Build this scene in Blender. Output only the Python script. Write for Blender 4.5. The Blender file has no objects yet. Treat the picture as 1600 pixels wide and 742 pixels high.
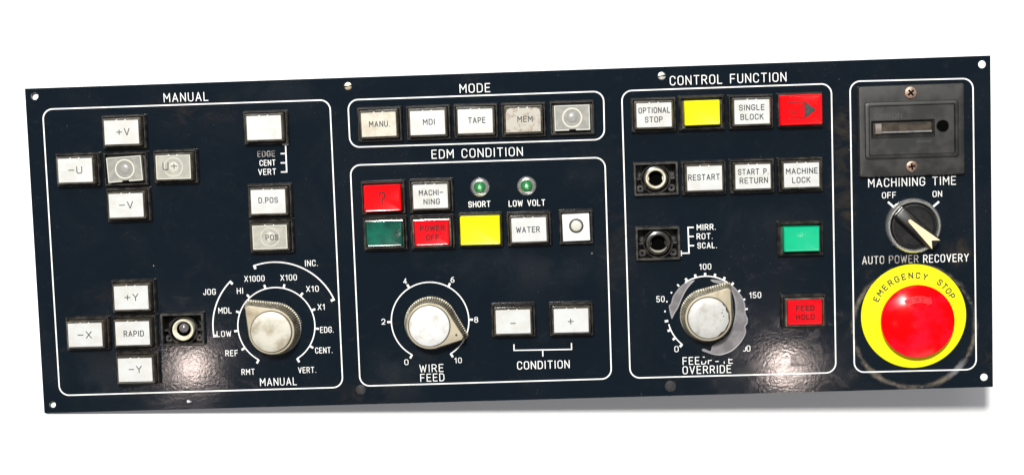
import bpy, bmesh, math, random
from mathutils import Matrix, Vector
from mathutils.geometry import tessellate_polygon
random.seed(7)
R = math.radians
scn = bpy.context.scene
MM = 0.001

# ---------------------------------------------------------------- camera, world, lamps, exposure
# Everything on the panel is laid out in millimetres in the plane of its face plate
# (x right, y up, z out of the face); the plate is tilted a little over the table.
F_PX, PW, PH = 2600.0, 1600.0, 742.0
RX, RY, RZ = 9.24158406e-02, 3.07170472e-02, -3.38985181e-02
UNIT = 515.0 / 0.57576734                      # camera distance in mm for a 515 mm wide plate
CX0, CY0 = -2.0 * 1e-3, 0.0
def rot3(rx, ry, rz):
    return Matrix.Rotation(rx, 3, 'X') @ Matrix.Rotation(ry, 3, 'Y') @ Matrix.Rotation(rz, 3, 'Z')
M3 = rot3(RX, RY, RZ)                          # plate (y down) -> camera (y down, z forward)
OX, OY = (-0.289975832 + 0.285791450) / 2, (-0.0987860469 + 0.0988758557) / 2
def ray_to_plane(px, py, h=0.0):
    """the point h mm above the face plate that the lens sees at this place of the photograph (1600 x 742)"""
    d = Vector(((px - 800) / F_PX, (py - 371) / F_PX, 1.0))
    Mt = M3.transposed()
    c = Mt @ Vector((0, 0, -1))                # camera centre in plate coordinates (y down, z away)
    v = Mt @ d
    t = (-h / UNIT - c.z) / v.z
    p = c + v * t
    return ((p.x - OX) * UNIT, -(p.y - OY) * UNIT)
P = ray_to_plane
# table under the plate: plate nearly touches it at the left end, 50 mm clear at the right end
GAP_L, GAP_R, TH = 1.2, 50.0, 1.3
slope = (GAP_R - GAP_L) / 515.0
nrm = Vector((slope, 0, 1)).normalized()
T3 = nrm.rotation_difference(Vector((0, 0, 1))).to_matrix()
base = Vector((0, 0, -(GAP_L + GAP_R) / 2 - TH))
T = Matrix.Translation(-(T3 @ base) * MM) @ T3.to_4x4()
def W(x, y, z):
    return T @ Vector((x * MM, y * MM, z * MM))

Fl = Matrix.Diagonal((1, -1, -1))
camC = M3.transposed() @ Vector((0, 0, -1))
cam_pos = Vector(((camC.x - OX) * UNIT, -(camC.y - OY) * UNIT, -camC.z * UNIT))
cam_rot = Fl @ M3.transposed() @ Fl            # camera (y up, looks -z) -> plate (y up, z out)
cd = bpy.data.cameras.new('camera'); cam = bpy.data.objects.new('camera', cd)
scn.collection.objects.link(cam); scn.camera = cam
cd.sensor_width = 36.0; cd.lens = 36.0 * F_PX / PW
cd.clip_start = 0.02; cd.clip_end = 60
cam.matrix_world = T @ (Matrix.Translation(cam_pos * MM) @ cam_rot.to_4x4())

wd = bpy.data.worlds.new('World'); scn.world = wd; wd.use_nodes = True
bg = wd.node_tree.nodes['Background']
bg.inputs[0].default_value = (0.93, 0.96, 1.0, 1); bg.inputs[1].default_value = 0.18

def area_lamp(name, direction, dist, size, watts, col=(1, 1, 1), at=(0, 0, 0), size_y=None):
    d = Vector(direction).normalized()
    p = Vector(at) + d * dist
    l = bpy.data.lights.new(name, 'AREA'); l.energy = watts; l.color = col
    l.shape = 'DISK' if size_y is None else 'RECTANGLE'; l.size = size
    if size_y: l.size_y = size_y
    o = bpy.data.objects.new(name, l); scn.collection.objects.link(o)
    m = (T3 @ (-d)).to_track_quat('-Z', 'Y').to_matrix().to_4x4()
    o.matrix_world = Matrix.Translation(W(*p)) @ m
    return o
area_lamp('key_lamp', (-.11, .42, 1), 2600, .32, 104, (1, .985, .95))
area_lamp('soft_fill', (-.12, 1.25, 1), 2600, 1.6, 22, (.93, .96, 1.0), size_y=.9)  # added soft fill from the top, no visible source
area_lamp('low_fill', (.5, -1.25, .62), 2400, 1.2, 11, (.97, .97, 1.0), size_y=.7)  # added low fill that lifts the shadow under the raised right end
gx, gy = P(262, 571)
area_lamp('ceiling_spot', (-.227, -.165, 1), 2200, .05, .48, (1, .82, .74), at=(gx, gy, 0))
gx, gy = P(1218, 590)
area_lamp('ceiling_spot', (.131, -.173, 1), 2200, .05, .62, (1, .82, .74), at=(gx, gy, 0))

vs = scn.view_settings
vs.view_transform = 'Standard'; vs.look = 'None'; vs.exposure = 0.0; vs.gamma = 1.0
vs.use_curve_mapping = False
scn.render.film_transparent = False

# ---------------------------------------------------------------- materials
def mat(name, col, rough=.4, metal=0., spec=.5, coat=0., vary=.0, vary_col=None, vscale=120., bump=0., bscale=600.,
        trans=0., emit=None, rvar=0., vlo=.45, vhi=.62, sub=0.):
    m = bpy.data.materials.new(name); m.use_nodes = True
    nt = m.node_tree; N = nt.nodes; L = nt.links; b = N['Principled BSDF']
    b.inputs['Base Color'].default_value = (*col, 1)
    b.inputs['Roughness'].default_value = rough
    b.inputs['Metallic'].default_value = metal
    b.inputs['Specular IOR Level'].default_value = spec
    b.inputs['Coat Weight'].default_value = coat
    b.inputs['Coat Roughness'].default_value = .08
    b.inputs['Transmission Weight'].default_value = trans
    if sub:
        b.inputs['Subsurface Weight'].default_value = sub
        b.inputs['Subsurface Radius'].default_value = (1, 1, 1)
        b.inputs['Subsurface Scale'].default_value = .001
    geo = N.new('ShaderNodeNewGeometry')
    if vary or rvar:
        n = N.new('ShaderNodeTexNoise'); n.inputs['Scale'].default_value = vscale; n.inputs['Detail'].default_value = 5
        n.inputs['Roughness'].default_value = .62
        L.new(geo.outputs['Position'], n.inputs['Vector'])
        mr = N.new('ShaderNodeMapRange'); mr.inputs['From Min'].default_value = vlo; mr.inputs['From Max'].default_value = vhi
        L.new(n.outputs['Fac'], mr.inputs['Value'])
        if vary:
            mx = N.new('ShaderNodeMix'); mx.data_type = 'RGBA'
            mx.inputs['A'].default_value = (*col, 1); mx.inputs['B'].default_value = (*(vary_col or col), 1)
            mu = N.new('ShaderNodeMath'); mu.operation = 'MULTIPLY'; mu.inputs[1].default_value = vary
            L.new(mr.outputs[0], mu.inputs[0]); L.new(mu.outputs[0], mx.inputs['Factor'])
            L.new(mx.outputs['Result'], b.inputs['Base Color'])
        if rvar:
            ma = N.new('ShaderNodeMath'); ma.operation = 'MULTIPLY_ADD'
            ma.inputs[1].default_value = rvar; ma.inputs[2].default_value = rough
            L.new(mr.outputs[0], ma.inputs[0]); L.new(ma.outputs[0], b.inputs['Roughness'])
    if bump:
        n2 = N.new('ShaderNodeTexNoise'); n2.inputs['Scale'].default_value = bscale; n2.inputs['Detail'].default_value = 3
        L.new(geo.outputs['Position'], n2.inputs['Vector'])
        bp = N.new('ShaderNodeBump'); bp.inputs['Strength'].default_value = 1.; bp.inputs['Distance'].default_value = bump
        L.new(n2.outputs['Fac'], bp.inputs['Height']); L.new(bp.outputs[0], b.inputs['Normal'])
    return m

def make_paint():
    """black-navy enamel with orange peel, grease smudges, dust and the rub mark of a lost guard ring"""
    m = mat('navy_enamel', (.0030, .0066, .0112), rough=.22, spec=.36)
    nt = m.node_tree; N = nt.nodes; L = nt.links; b = N['Principled BSDF']
    tc = N.new('ShaderNodeTexCoord')
    def noise(scale, detail=4, rough=.6, dist=0., off=(0, 0, 0), stretch=(1, 1, 1)):
        mp = N.new('ShaderNodeMapping'); mp.inputs['Location'].default_value = off; mp.inputs['Scale'].default_value = stretch
        L.new(tc.outputs['Object'], mp.inputs['Vector'])
        n = N.new('ShaderNodeTexNoise'); n.inputs['Scale'].default_value = scale; n.inputs['Detail'].default_value = detail
        n.inputs['Roughness'].default_value = rough; n.inputs['Distortion'].default_value = dist
        L.new(mp.outputs[0], n.inputs['Vector']); return n.outputs['Fac']
    def ramp(v, lo, hi, to=1.):
        r = N.new('ShaderNodeMapRange'); r.inputs['From Min'].default_value = lo; r.inputs['From Max'].default_value = hi
        r.inputs['To Max'].default_value = to; r.interpolation_type = 'SMOOTHSTEP'
        L.new(v, r.inputs['Value']); return r.outputs[0]
    def op(o, a, c, clamp=False):
        q = N.new('ShaderNodeMath'); q.operation = o; q.use_clamp = clamp
        for i, s in enumerate((a, c)):
            if isinstance(s, (int, float)): q.inputs[i].default_value = s
            else: L.new(s, q.inputs[i])
        return q.outputs[0]
    def blob(px, py, rpx, soft=1.0, sx=1., sy=1.):
        x, y = P(px, py)
        mp = N.new('ShaderNodeMapping'); mp.vector_type = 'POINT'
        mp.inputs['Location'].default_value = (-x * MM * sx, -y * MM * sy, 0); mp.inputs['Scale'].default_value = (sx, sy, 0)
        L.new(tc.outputs['Object'], mp.inputs['Vector'])
        le = N.new('ShaderNodeVectorMath'); le.operation = 'LENGTH'; L.new(mp.outputs[0], le.inputs[0])
        r = rpx * .344 * MM
        q = N.new('ShaderNodeMapRange'); q.interpolation_type = 'SMOOTHSTEP'
        q.inputs['From Min'].default_value = r; q.inputs['From Max'].default_value = r * (1 - soft)
        L.new(le.outputs['Value'], q.inputs['Value']); return q.outputs[0], le.outputs['Value']
    def mixc(fac, a, c):
        x = N.new('ShaderNodeMix'); x.data_type = 'RGBA'
        L.new(fac, x.inputs['Factor'])
        if isinstance(a, tuple): x.inputs['A'].default_value = (*a, 1)
        else: L.new(a, x.inputs['A'])
        x.inputs['B'].default_value = (*c, 1); return x.outputs['Result']
    cloud = noise(22, 6, .62, .6)
    smear = noise(70, 5, .65, 1.2, (3, 1, 0), (1, 1.6, 1))
    fine = noise(420, 4, .7)
    c = mixc(ramp(cloud, .46, .70, .75), (.0030, .0066, .0112), (.0065, .009, .0135))
    c = mixc(op('MULTIPLY', ramp(smear, .56, .74, .5), ramp(fine, .42, .6)), c, (.017, .017, .018))
    # brown grease beside the counter, between the frames and round the buttons
    for px, py, r, sx, sy, k in ((1318, 200, 46, 1.6, .55, .9), (1312, 290, 40, 1.5, .6, .6), (1325, 330, 40, 2., .6, .6), (330, 172, 60, .6, 2, .35),
                                 (1498, 395, 34, 1, 1, .8), (165, 460, 50, .8, 1.6, .3), (930, 240, 60, 1, 2, .35), (575, 615, 60, .7, 1.5, .4),
                                 (960, 400, 90, 2, .7, .3), (1285, 600, 50, .6, 2, .4), (1545, 560, 40, 2, .8, .5), (270, 180, 50, 1, 1, .3)):
        bl, _ = blob(px, py, r, 1., sx, sy)
        c = mixc(op('MULTIPLY', op('MULTIPLY', bl, k), ramp(smear, .34, .80)), c, (.040, .031, .021))
    # greyish hand smudges
    for px, py, r, sx, sy, k in ((640, 575, 75, .8, 1, .8), (850, 415, 90, .5, 1.6, .55), (410, 140, 70, .5, 2, .4), (905, 275, 40, 1, 1, .5),
                                 (1170, 345, 80, .5, 1.6, .4), (200, 590, 110, .6, 1.2, .5), (1180, 570, 80, .7, 1.2, .6), (700, 410, 60, .5, 2, .4)):
        bl, _ = blob(px, py, r, 1., sx, sy)
        c = mixc(op('MULTIPLY', op('MULTIPLY', bl, k), ramp(cloud, .40, .62)), c, (.015, .0185, .022))
    # rub ring round the emergency stop
    _, dist = blob(1428, 511, 95)
    x0 = 95 * .344 * MM
    ringd = op('ABSOLUTE', op('SUBTRACT', dist, x0), 0)
    wob = op('MULTIPLY', op('SUBTRACT', smear, .5), .004)
    ring = ramp(op('ADD', ringd, wob), .0021, .0004)
    c = mixc(op('MULTIPLY', op('MULTIPLY', ring, ramp(noise(55, 4, .6, 0, (9, 2, 0)), .46, .66)), .8), c, (.12, .098, .072))
    c = mixc(op('MULTIPLY', op('MULTIPLY', ramp(ringd, .0012, .0002), ramp(fine, .40, .62)), .5), c, (.16, .145, .12))
    bl, _ = blob(1497, 578, 26, 1., 1., 1.)
    c = mixc(op('MULTIPLY', op('MULTIPLY', bl, ring), .9), c, (.17, .175, .18))
    # dust specks
    c = mixc(op('MULTIPLY', ramp(noise(1500, 2, .5, 0, (5, 5, 0)), .70, .76), ramp(cloud, .45, .6)), c, (.11, .11, .11))
    L.new(c, b.inputs['Base Color'])
    ro = op('ADD', ramp(cloud, .25, .8, .04), .055)
    ro = op('ADD', ro, ramp(smear, .45, .9, .12))
    L.new(ro, b.inputs['Roughness'])
    bp = N.new('ShaderNodeBump'); bp.inputs['Distance'].default_value = 1.05e-5; bp.inputs['Strength'].default_value = 1
    L.new(noise(620, 2, .5), bp.inputs['Height'])
    bp2 = N.new('ShaderNodeBump'); bp2.inputs['Distance'].default_value = 3e-4; bp2.inputs['Strength'].default_value = .16
    L.new(noise(14, 2, .5), bp2.inputs['Height']); L.new(bp.outputs[0], bp2.inputs['Normal'])
    L.new(bp2.outputs[0], b.inputs['Normal'])
    return m

M = {}
M['paint'] = make_paint()
M['print'] = mat('white_print', (.80, .80, .77), .5, vary=.55, vary_col=(.42, .41, .37), vscale=160, vlo=.52, vhi=.72)
M['print_worn'] = mat('worn_print', (.36, .33, .29), .6, vary=1., vary_col=(.09, .08, .075), vscale=420, vlo=.42, vhi=.6)
M['print_half'] = mat('half_worn_print', (.62, .60, .54), .55, vary=1., vary_col=(.20, .17, .13), vscale=300, vlo=.45, vhi=.62)
M['ink'] = mat('black_ink', (.008, .008, .008), .5, vary=.5, vary_col=(.07, .07, .065), vscale=900)
M['ink_grey'] = mat('grey_ink', (.045, .045, .043), .5)
M['ink_red'] = mat('dark_red_ink', (.05, .003, .005), .5, spec=.2)
M['ink_red_faint'] = mat('faded_red_ink', (.16, .002, .005), .5, spec=.1, vary=1, vary_col=(.42, .003, .007), vscale=900)
M['housing'] = mat('black_plastic', (.010, .0095, .009), .36, spec=.5, vary=.9, vary_col=(.040, .034, .026), vscale=230, rvar=.25, bump=1.5e-5, bscale=1500)
M['lens'] = mat('smoked_plastic', (.040, .036, .028), .25, spec=.6, coat=.5, vary=.9, vary_col=(.11, .092, .065), vscale=160, rvar=.2, bump=2e-5, bscale=700)
M['white'] = mat('white_legend_plate', (.525, .53, .52), .4, coat=.3, vary=.7, vary_col=(.46, .45, .405), vscale=110, bump=1e-5, bscale=300)
M['bright'] = mat('bright_plate', (.72, .72, .69), .4, coat=.3)
M['cream'] = mat('yellowed_plate', (.50, .475, .39), .45, coat=.3, vary=.8, vary_col=(.42, .36, .26), vscale=170)
M['stained'] = mat('stained_plate', (.38, .355, .30), .55, vary=1, vary_col=(.22, .155, .10), vscale=380, vlo=.5, vhi=.68)
M['diffuser'] = mat('frosted_diffuser', (.215, .212, .19), .35, coat=.3, vary=.7, vary_col=(.31, .30, .26), vscale=260)
M['diffuser_rim'] = mat('frosted_rim', (.52, .51, .44), .3, coat=.5)
M['ghost'] = mat('see_through_plate', (.29, .28, .24), .4, coat=.3, vary=.8, vary_col=(.38, .36, .30), vscale=190)
M['ghost_ring'] = mat('see_through_ring', (.46, .445, .38), .4, coat=.3, vary=.8, vary_col=(.38, .365, .31), vscale=300)
M['ring_clear'] = mat('frosted_ring', (.56, .54, .45), .28, coat=.6)
M['ring_cream'] = mat('cream_tube', (.72, .68, .52), .32, coat=.4, vary=.7, vary_col=(.42, .37, .24), vscale=300)
M['ring_dull_lit'] = mat('dull_tube_lit', (.30, .29, .23), .3, coat=.5, vary=.8, vary_col=(.50, .46, .34), vscale=260)
M['bulb_frost'] = mat('frosted_bulb', (.27, .265, .24), .3, coat=.4, vary=.6, vary_col=(.24, .24, .24), vscale=500)
M['bulb'] = mat('bulb_glass', (.13, .115, .115), .25, coat=.6, vary=.8, vary_col=(.05, .045, .045), vscale=1500)
M['collar_dark'] = mat('dark_collar', (.022, .021, .017), .3, coat=.4, vary=.7, vary_col=(.05, .045, .035), vscale=400)
M['dark'] = mat('recess_shade', (.0015, .0015, .0015), .8, spec=.02)  # shade inside tubes, holes and slots, put into a near-black colour
M['yellow'] = mat('yellow_plastic', (.93, .86, .0), .35, coat=.3, spec=.3)
M['ring_yellow'] = mat('yellow_label', (.90, .86, .0), .42, spec=.3, vary=.35, vary_col=(.70, .66, .02), vscale=90, vlo=.5, vhi=.7)
M['red'] = mat('red_plastic', (.86, .0008, .003), .2, coat=.25, spec=.3, vary=.5, vary_col=(.66, .001, .006), vscale=180)
M['red_dull'] = mat('dull_red_plastic', (.62, .001, .006), .24, coat=.2, spec=.3, vary=.6, vary_col=(.46, .001, .006), vscale=220)
M['dome_red'] = mat('mushroom_red', (.88, .0005, .002), .17, coat=.0, spec=.15, vary=.6, vary_col=(.80, .006, .03), vscale=60, rvar=.12)
M['dome_mark'] = mat('mushroom_pale_red', (.80, .02, .028), .5, spec=.2, vary=1, vary_col=(.75, .006, .008), vscale=500)
M['green'] = mat('green_plastic', (.0, .40, .19), .3, coat=.15, vary=.4, vary_col=(.0, .35, .17), vscale=150)
M['green_dark'] = mat('dark_green_plastic', (.001, .045, .030), .2, coat=.3, vary=.9, vary_col=(.003, .11, .068), vscale=75)
M['green_soft'] = mat('mid_green_plastic', (.003, .095, .06), .3, coat=.2)
M['alu'] = mat('knob_metal', (.40, .35, .25), .42, metal=.3, vary=.9, vary_col=(.25, .20, .125), vscale=150, rvar=.15, vlo=.5, vhi=.72)
M['alu_side'] = mat('knob_fluted_metal', (.40, .37, .29), .40, metal=.4, vary=.9, vary_col=(.17, .145, .10), vscale=200)
M['alu_cap'] = mat('knob_cap_metal', (.47, .465, .44), .46, metal=.3, vary=.9, vary_col=(.33, .31, .26), vscale=240, vlo=.48, vhi=.70, bump=2e-5, bscale=900)
M['cap_bright'] = mat('knob_cap_clean', (.60, .60, .58), .46, metal=.2, vary=.9, vary_col=(.44, .42, .37), vscale=170, vlo=.5, vhi=.68, bump=2e-5, bscale=900)
M['cap_dirty'] = mat('knob_cap_grimy', (.50, .475, .40), .46, metal=.2, vary=1, vary_col=(.33, .29, .21), vscale=130, vlo=.45, vhi=.64, bump=2e-5, bscale=900)
M['gap'] = mat('knob_gap', (.035, .028, .018), .5)
M['chrome'] = mat('chrome', (.82, .82, .79), .2, metal=.88, vary=.5, vary_col=(.55, .53, .47), vscale=220)
M['led'] = mat('green_led', (.02, .20, .05), .12, coat=1., spec=.6)
M['led_core'] = mat('pale_green_led', (.25, .62, .33), .2, coat=.8)
M['black_gloss'] = mat('black_gloss_plastic', (.006, .006, .0065), .34, spec=.4, coat=.0, vary=.6, vary_col=(.02, .019, .018), vscale=240)
M['beige'] = mat('beige_pointer', (.70, .58, .37), .4, vary=.4, vary_col=(.56, .46, .28), vscale=260)
M['counter'] = mat('charcoal_plastic', (.0085, .0085, .0084), .42, spec=.5, vary=.9, vary_col=(.022, .0205, .018), vscale=80, rvar=.12, bump=1.2e-5, bscale=2200)
M['counter_emboss'] = mat('charcoal_embossed', (.040, .039, .037), .5)
M['counter_edge'] = mat('charcoal_lit_edge', (.17, .165, .16), .4, vary=1, vary_col=(.09, .085, .08), vscale=300)  # pale tone painted in for light caught on the window's lower bevel
M['display'] = mat('counter_window', (.035, .028, .021), .12, coat=1., vary=.8, vary_col=(.075, .058, .04), vscale=160)
M['wheel'] = mat('counter_wheel', (.16, .13, .115), .4)
M['rusty'] = mat('rusty_steel', (.34, .25, .19), .42, metal=.6, vary=1, vary_col=(.16, .075, .045), vscale=420)
M['brass'] = mat('dull_brass', (.66, .58, .42), .34, metal=.8, vary=.8, vary_col=(.30, .22, .13), vscale=420)
M['steel'] = mat('screw_steel', (.70, .68, .63), .34, metal=.7, vary=.8, vary_col=(.34, .30, .24), vscale=420)
M['screw_black'] = mat('black_screw', (.026, .025, .026), .5, spec=.2, vary=.7, vary_col=(.05, .043, .043), vscale=500)
M['glue'] = mat('grey_adhesive', (.13, .122, .127), .38, spec=.4, vary=1, vary_col=(.19, .178, .18), vscale=130, rvar=.2, bump=6e-5, bscale=180)
M['glue_edge'] = mat('pale_adhesive_edge', (.27, .26, .27), .4)
M['chip'] = mat('bare_chip', (.62, .62, .58), .5)
M['dust'] = mat('grey_smudge', (.085, .088, .09), .6, vary=1, vary_col=(.02, .024, .03), vscale=900)
M['table'] = mat('white_tabletop', (.93, .93, .93), .55, spec=.3, vary=.25, vary_col=(.90, .895, .90), vscale=9)
M['body'] = mat('switch_body', (.03, .03, .032), .5, vary=.5, vary_col=(.05, .05, .05))

# ---------------------------------------------------------------- mesh building
class MB:
    def __init__(s): s.v = []; s.f = []; s.m = []
    def add(s, vs_, fs, m=0):
        o = len(s.v); s.v += [tuple(q) for q in vs_]
        for f in fs: s.f.append([o + i for i in f]); s.m.append(m)
    def loft(s, loops, m=0, closed=False, cap0=False, cap1=False, ms=None):
        n = len(loops[0]); o = len(s.v)
        for lp in loops: s.v += [tuple(q) for q in lp]
        K = len(loops)
        for k in range(K if closed else K - 1):
            a = o + k * n; b = o + ((k + 1) % K) * n
            for i in range(n):
                j = (i + 1) % n
                s.f.append([a + i, a + j, b + j, b + i]); s.m.append(ms[k] if ms else m)
        if cap0: s.f.append([o + i for i in reversed(range(n))]); s.m.append(m if not ms else ms[0])
        if cap1: s.f.append([o + (K - 1) * n + i for i in range(n)]); s.m.append(m if not ms else ms[-1])
    def build(s, name, mats, parent=None, loc=(0, 0, 0), rz=0., smooth=35, label=None):
        me = bpy.data.meshes.new(name)
        me.from_pydata([(x * MM, y * MM, z * MM) for x, y, z in s.v], [], s.f)
        mats = mats if isinstance(mats, (list, tuple)) else [mats]
        for q in mats: me.materials.append(M[q])
        me.polygons.foreach_set('material_index', s.m)
        if smooth:
            me.polygons.foreach_set('use_smooth', [True] * len(me.polygons))
            me.update(); me.set_sharp_from_angle(angle=R(smooth))
        me.update()
        return place(name, me, parent, loc, rz, label)
def place(name, me, parent=None, loc=(0, 0, 0), rz=0., label=None):
    o = bpy.data.objects.new(name, me); scn.collection.objects.link(o)
    o.parent = parent; o.location = [q * MM for q in loc]; o.rotation_euler = (0, 0, rz)
    if label: o['label'] = label
    return o
def rr(w, h, r, z, n=4, cx=0, cy=0):
    """rounded rectangle loop"""
    out = []
    r = max(r, .01)
    for sx, sy, a0 in ((1, 1, 0), (-1, 1, 90), (-1, -1, 180), (1, -1, 270)):
        for i in range(n + 1):
            a = R(a0 + 90 * i / n)
            out.append((cx + sx * (w / 2 - r) + r * math.cos(a), cy + sy * (h / 2 - r) + r * math.sin(a), z))
    return out
def circ(r, z, n=40, cx=0, cy=0):
    return [(cx + r * math.cos(2 * math.pi * i / n), cy + r * math.sin(2 * math.pi * i / n), z) for i in range(n)]
def lathe(mb, prof, n=48, m=0, cap0=False, cap1=True, ms=None, cx=0, cy=0):
    mb.loft([circ(r, z, n, cx, cy) for r, z in prof], m, cap0=cap0, cap1=cap1, ms=ms)

# ---- monoline lettering: every glyph a set of strokes in a cell one unit high; third number = corner radius
q_ = .26
G = {
 'A': (.64, [[(0, 0), (.32, 1), (.64, 0)], [(.1, .31), (.54, .31)]]),
 'B': (.58, [[(0, 0), (0, 1), (.54, 1, .22), (.54, .53, .22), (0, .53)], [(0, .53), (.58, .53, .25), (.58, 0, .25), (0, 0)]]),
 'C': (.58, [[(.58, .74), (.58, 1, q_), (0, 1, q_), (0, 0, q_), (.58, 0, q_), (.58, .26)]]),
 'D': (.58, [[(0, 0), (0, 1), (.58, 1, .3), (.58, 0, .3), (0, 0)]]),
 'E': (.52, [[(.52, 1), (0, 1), (0, 0), (.52, 0)], [(0, .52), (.45, .52)]]),
 'F': (.52, [[(.52, 1), (0, 1), (0, 0)], [(0, .5), (.45, .5)]]),
 'G': (.6, [[(.6, .76), (.6, 1, q_), (0, 1, q_), (0, 0, q_), (.6, 0, q_), (.6, .46), (.34, .46)]]),
 'H': (.58, [[(0, 0), (0, 1)], [(.58, 0), (.58, 1)], [(0, .52), (.58, .52)]]),
 'I': (.06, [[(.03, 0), (.03, 1)]]),
 'J': (.46, [[(0, .25), (0, 0, .22), (.46, 0, .22), (.46, 1)]]),
 'K': (.58, [[(0, 0), (0, 1)], [(.56, 1), (0, .42)], [(.2, .62), (.58, 0)]]),
 'L': (.48, [[(0, 1), (0, 0), (.48, 0)]]),
 'M': (.7, [[(0, 0), (0, 1), (.35, .38), (.7, 1), (.7, 0)]]),
 'N': (.6, [[(0, 0), (0, 1), (.6, 0), (.6, 1)]]),
 'O': (.6, [[(.3, 1), (0, 1, q_), (0, 0, q_), (.6, 0, q_), (.6, 1, q_), (.3, 1)]]),
 'P': (.56, [[(0, 0), (0, 1), (.56, 1, q_), (.56, .45, q_), (0, .45)]]),
 'R': (.58, [[(0, 0), (0, 1), (.56, 1, q_), (.56, .48, q_), (0, .48)], [(.3, .48), (.58, 0)]]),
 'S': (.56, [[(.56, .76), (.56, 1, .24), (0, 1, .24), (0, .52, .22), (.56, .52, .24), (.56, 0, .24), (0, 0, .24), (0, .24)]]),
 'T': (.6, [[(0, 1), (.6, 1)], [(.3, 1), (.3, 0)]]),
 'U': (.58, [[(0, 1), (0, 0, q_), (.58, 0, q_), (.58, 1)]]),
 'V': (.62, [[(0, 1), (.31, 0), (.62, 1)]]),
 'W': (.84, [[(0, 1), (.2, 0), (.42, .85), (.64, 0), (.84, 1)]]),
 'X': (.6, [[(0, 1), (.6, 0)], [(0, 0), (.6, 1)]]),
 'Y': (.62, [[(0, 1), (.31, .48), (.62, 1)], [(.31, .48), (.31, 0)]]),
 '0': (.54, [[(.27, 1), (0, 1, .25), (0, 0, .25), (.54, 0, .25), (.54, 1, .25), (.27, 1)]]),
 '1': (.3, [[(0, .76), (.24, 1), (.24, 0)]]),
 '2': (.54, [[(0, .72), (0, 1, .25), (.54, 1, .25), (.54, .5, .15), (0, 0), (.54, 0)]]),
 '4': (.58, [[(.4, 0), (.4, 1), (0, .25), (.58, .25)]]),
 '5': (.54, [[(.5, 1), (.04, 1), (0, .55), (.54, .6, .25), (.54, 0, .25), (0, 0, .22), (0, .2)]]),
 '6': (.54, [[(.46, 1), (.18, .9, .2), (0, .45, .2), (0, 0, .25), (.54, 0, .25), (.54, .55, .25), (.1, .55)]]),
 '8': (.54, [[(.27, 1), (.03, 1, .22), (.03, .54, .22), (.51, .54, .22), (.51, 1, .22), (.27, 1)], [(.27, .54), (0, .54, .24), (0, 0, .25), (.54, 0, .25), (.54, .54, .24), (.27, .54)]]),
 '+': (.66, [[(0, .5), (.66, .5)], [(.33, .16), (.33, .84)]]),
 '-': (.6, [[(0, .5), (.6, .5)]]),
 '.': (.06, [[(.03, 0), (.03, .02)]]),
 '?': (.56, [[(0, .72), (0, 1, .26), (.56, 1, .26), (.56, .6, .2), (.28, .42, .1), (.28, .25)], [(.28, 0), (.28, .03)]]),
 ' ': (.34, []),
}
def fillet(pts):
    """split into strokes at hard corners, arcs where a corner has a radius"""
    runs = [[pts[0][:2]]]
    for i in range(1, len(pts) - 1):
        p = pts[i]
        if len(p) < 3:
            runs[-1].append(p[:2]); runs.append([p[:2]]); continue
        a, b, c = Vector(pts[i - 1][:2]), Vector(p[:2]), Vector(pts[i + 1][:2])
        u = (a - b); v = (c - b); r = p[2]
        u.normalize(); v.normalize()
        ang = u.angle(v)
        d = min(r / math.tan(ang / 2), (a - b).length * .98, (c - b).length * .98)
        rr_ = d * math.tan(ang / 2)
        bis = (u + v).normalized(); cen = b + bis * (rr_ / math.sin(ang / 2))
        s0 = b + u * d - cen; s1 = b + v * d - cen
        a0 = math.atan2(s0.y, s0.x); a1 = math.atan2(s1.y, s1.x)
        da = (a1 - a0 + math.pi) % (2 * math.pi) - math.pi
        for k in range(6):
            t = a0 + da * k / 5
            runs[-1].append((cen.x + rr_ * math.cos(t), cen.y + rr_ * math.sin(t)))
    runs[-1].append(pts[-1][:2])
    return runs
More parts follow.
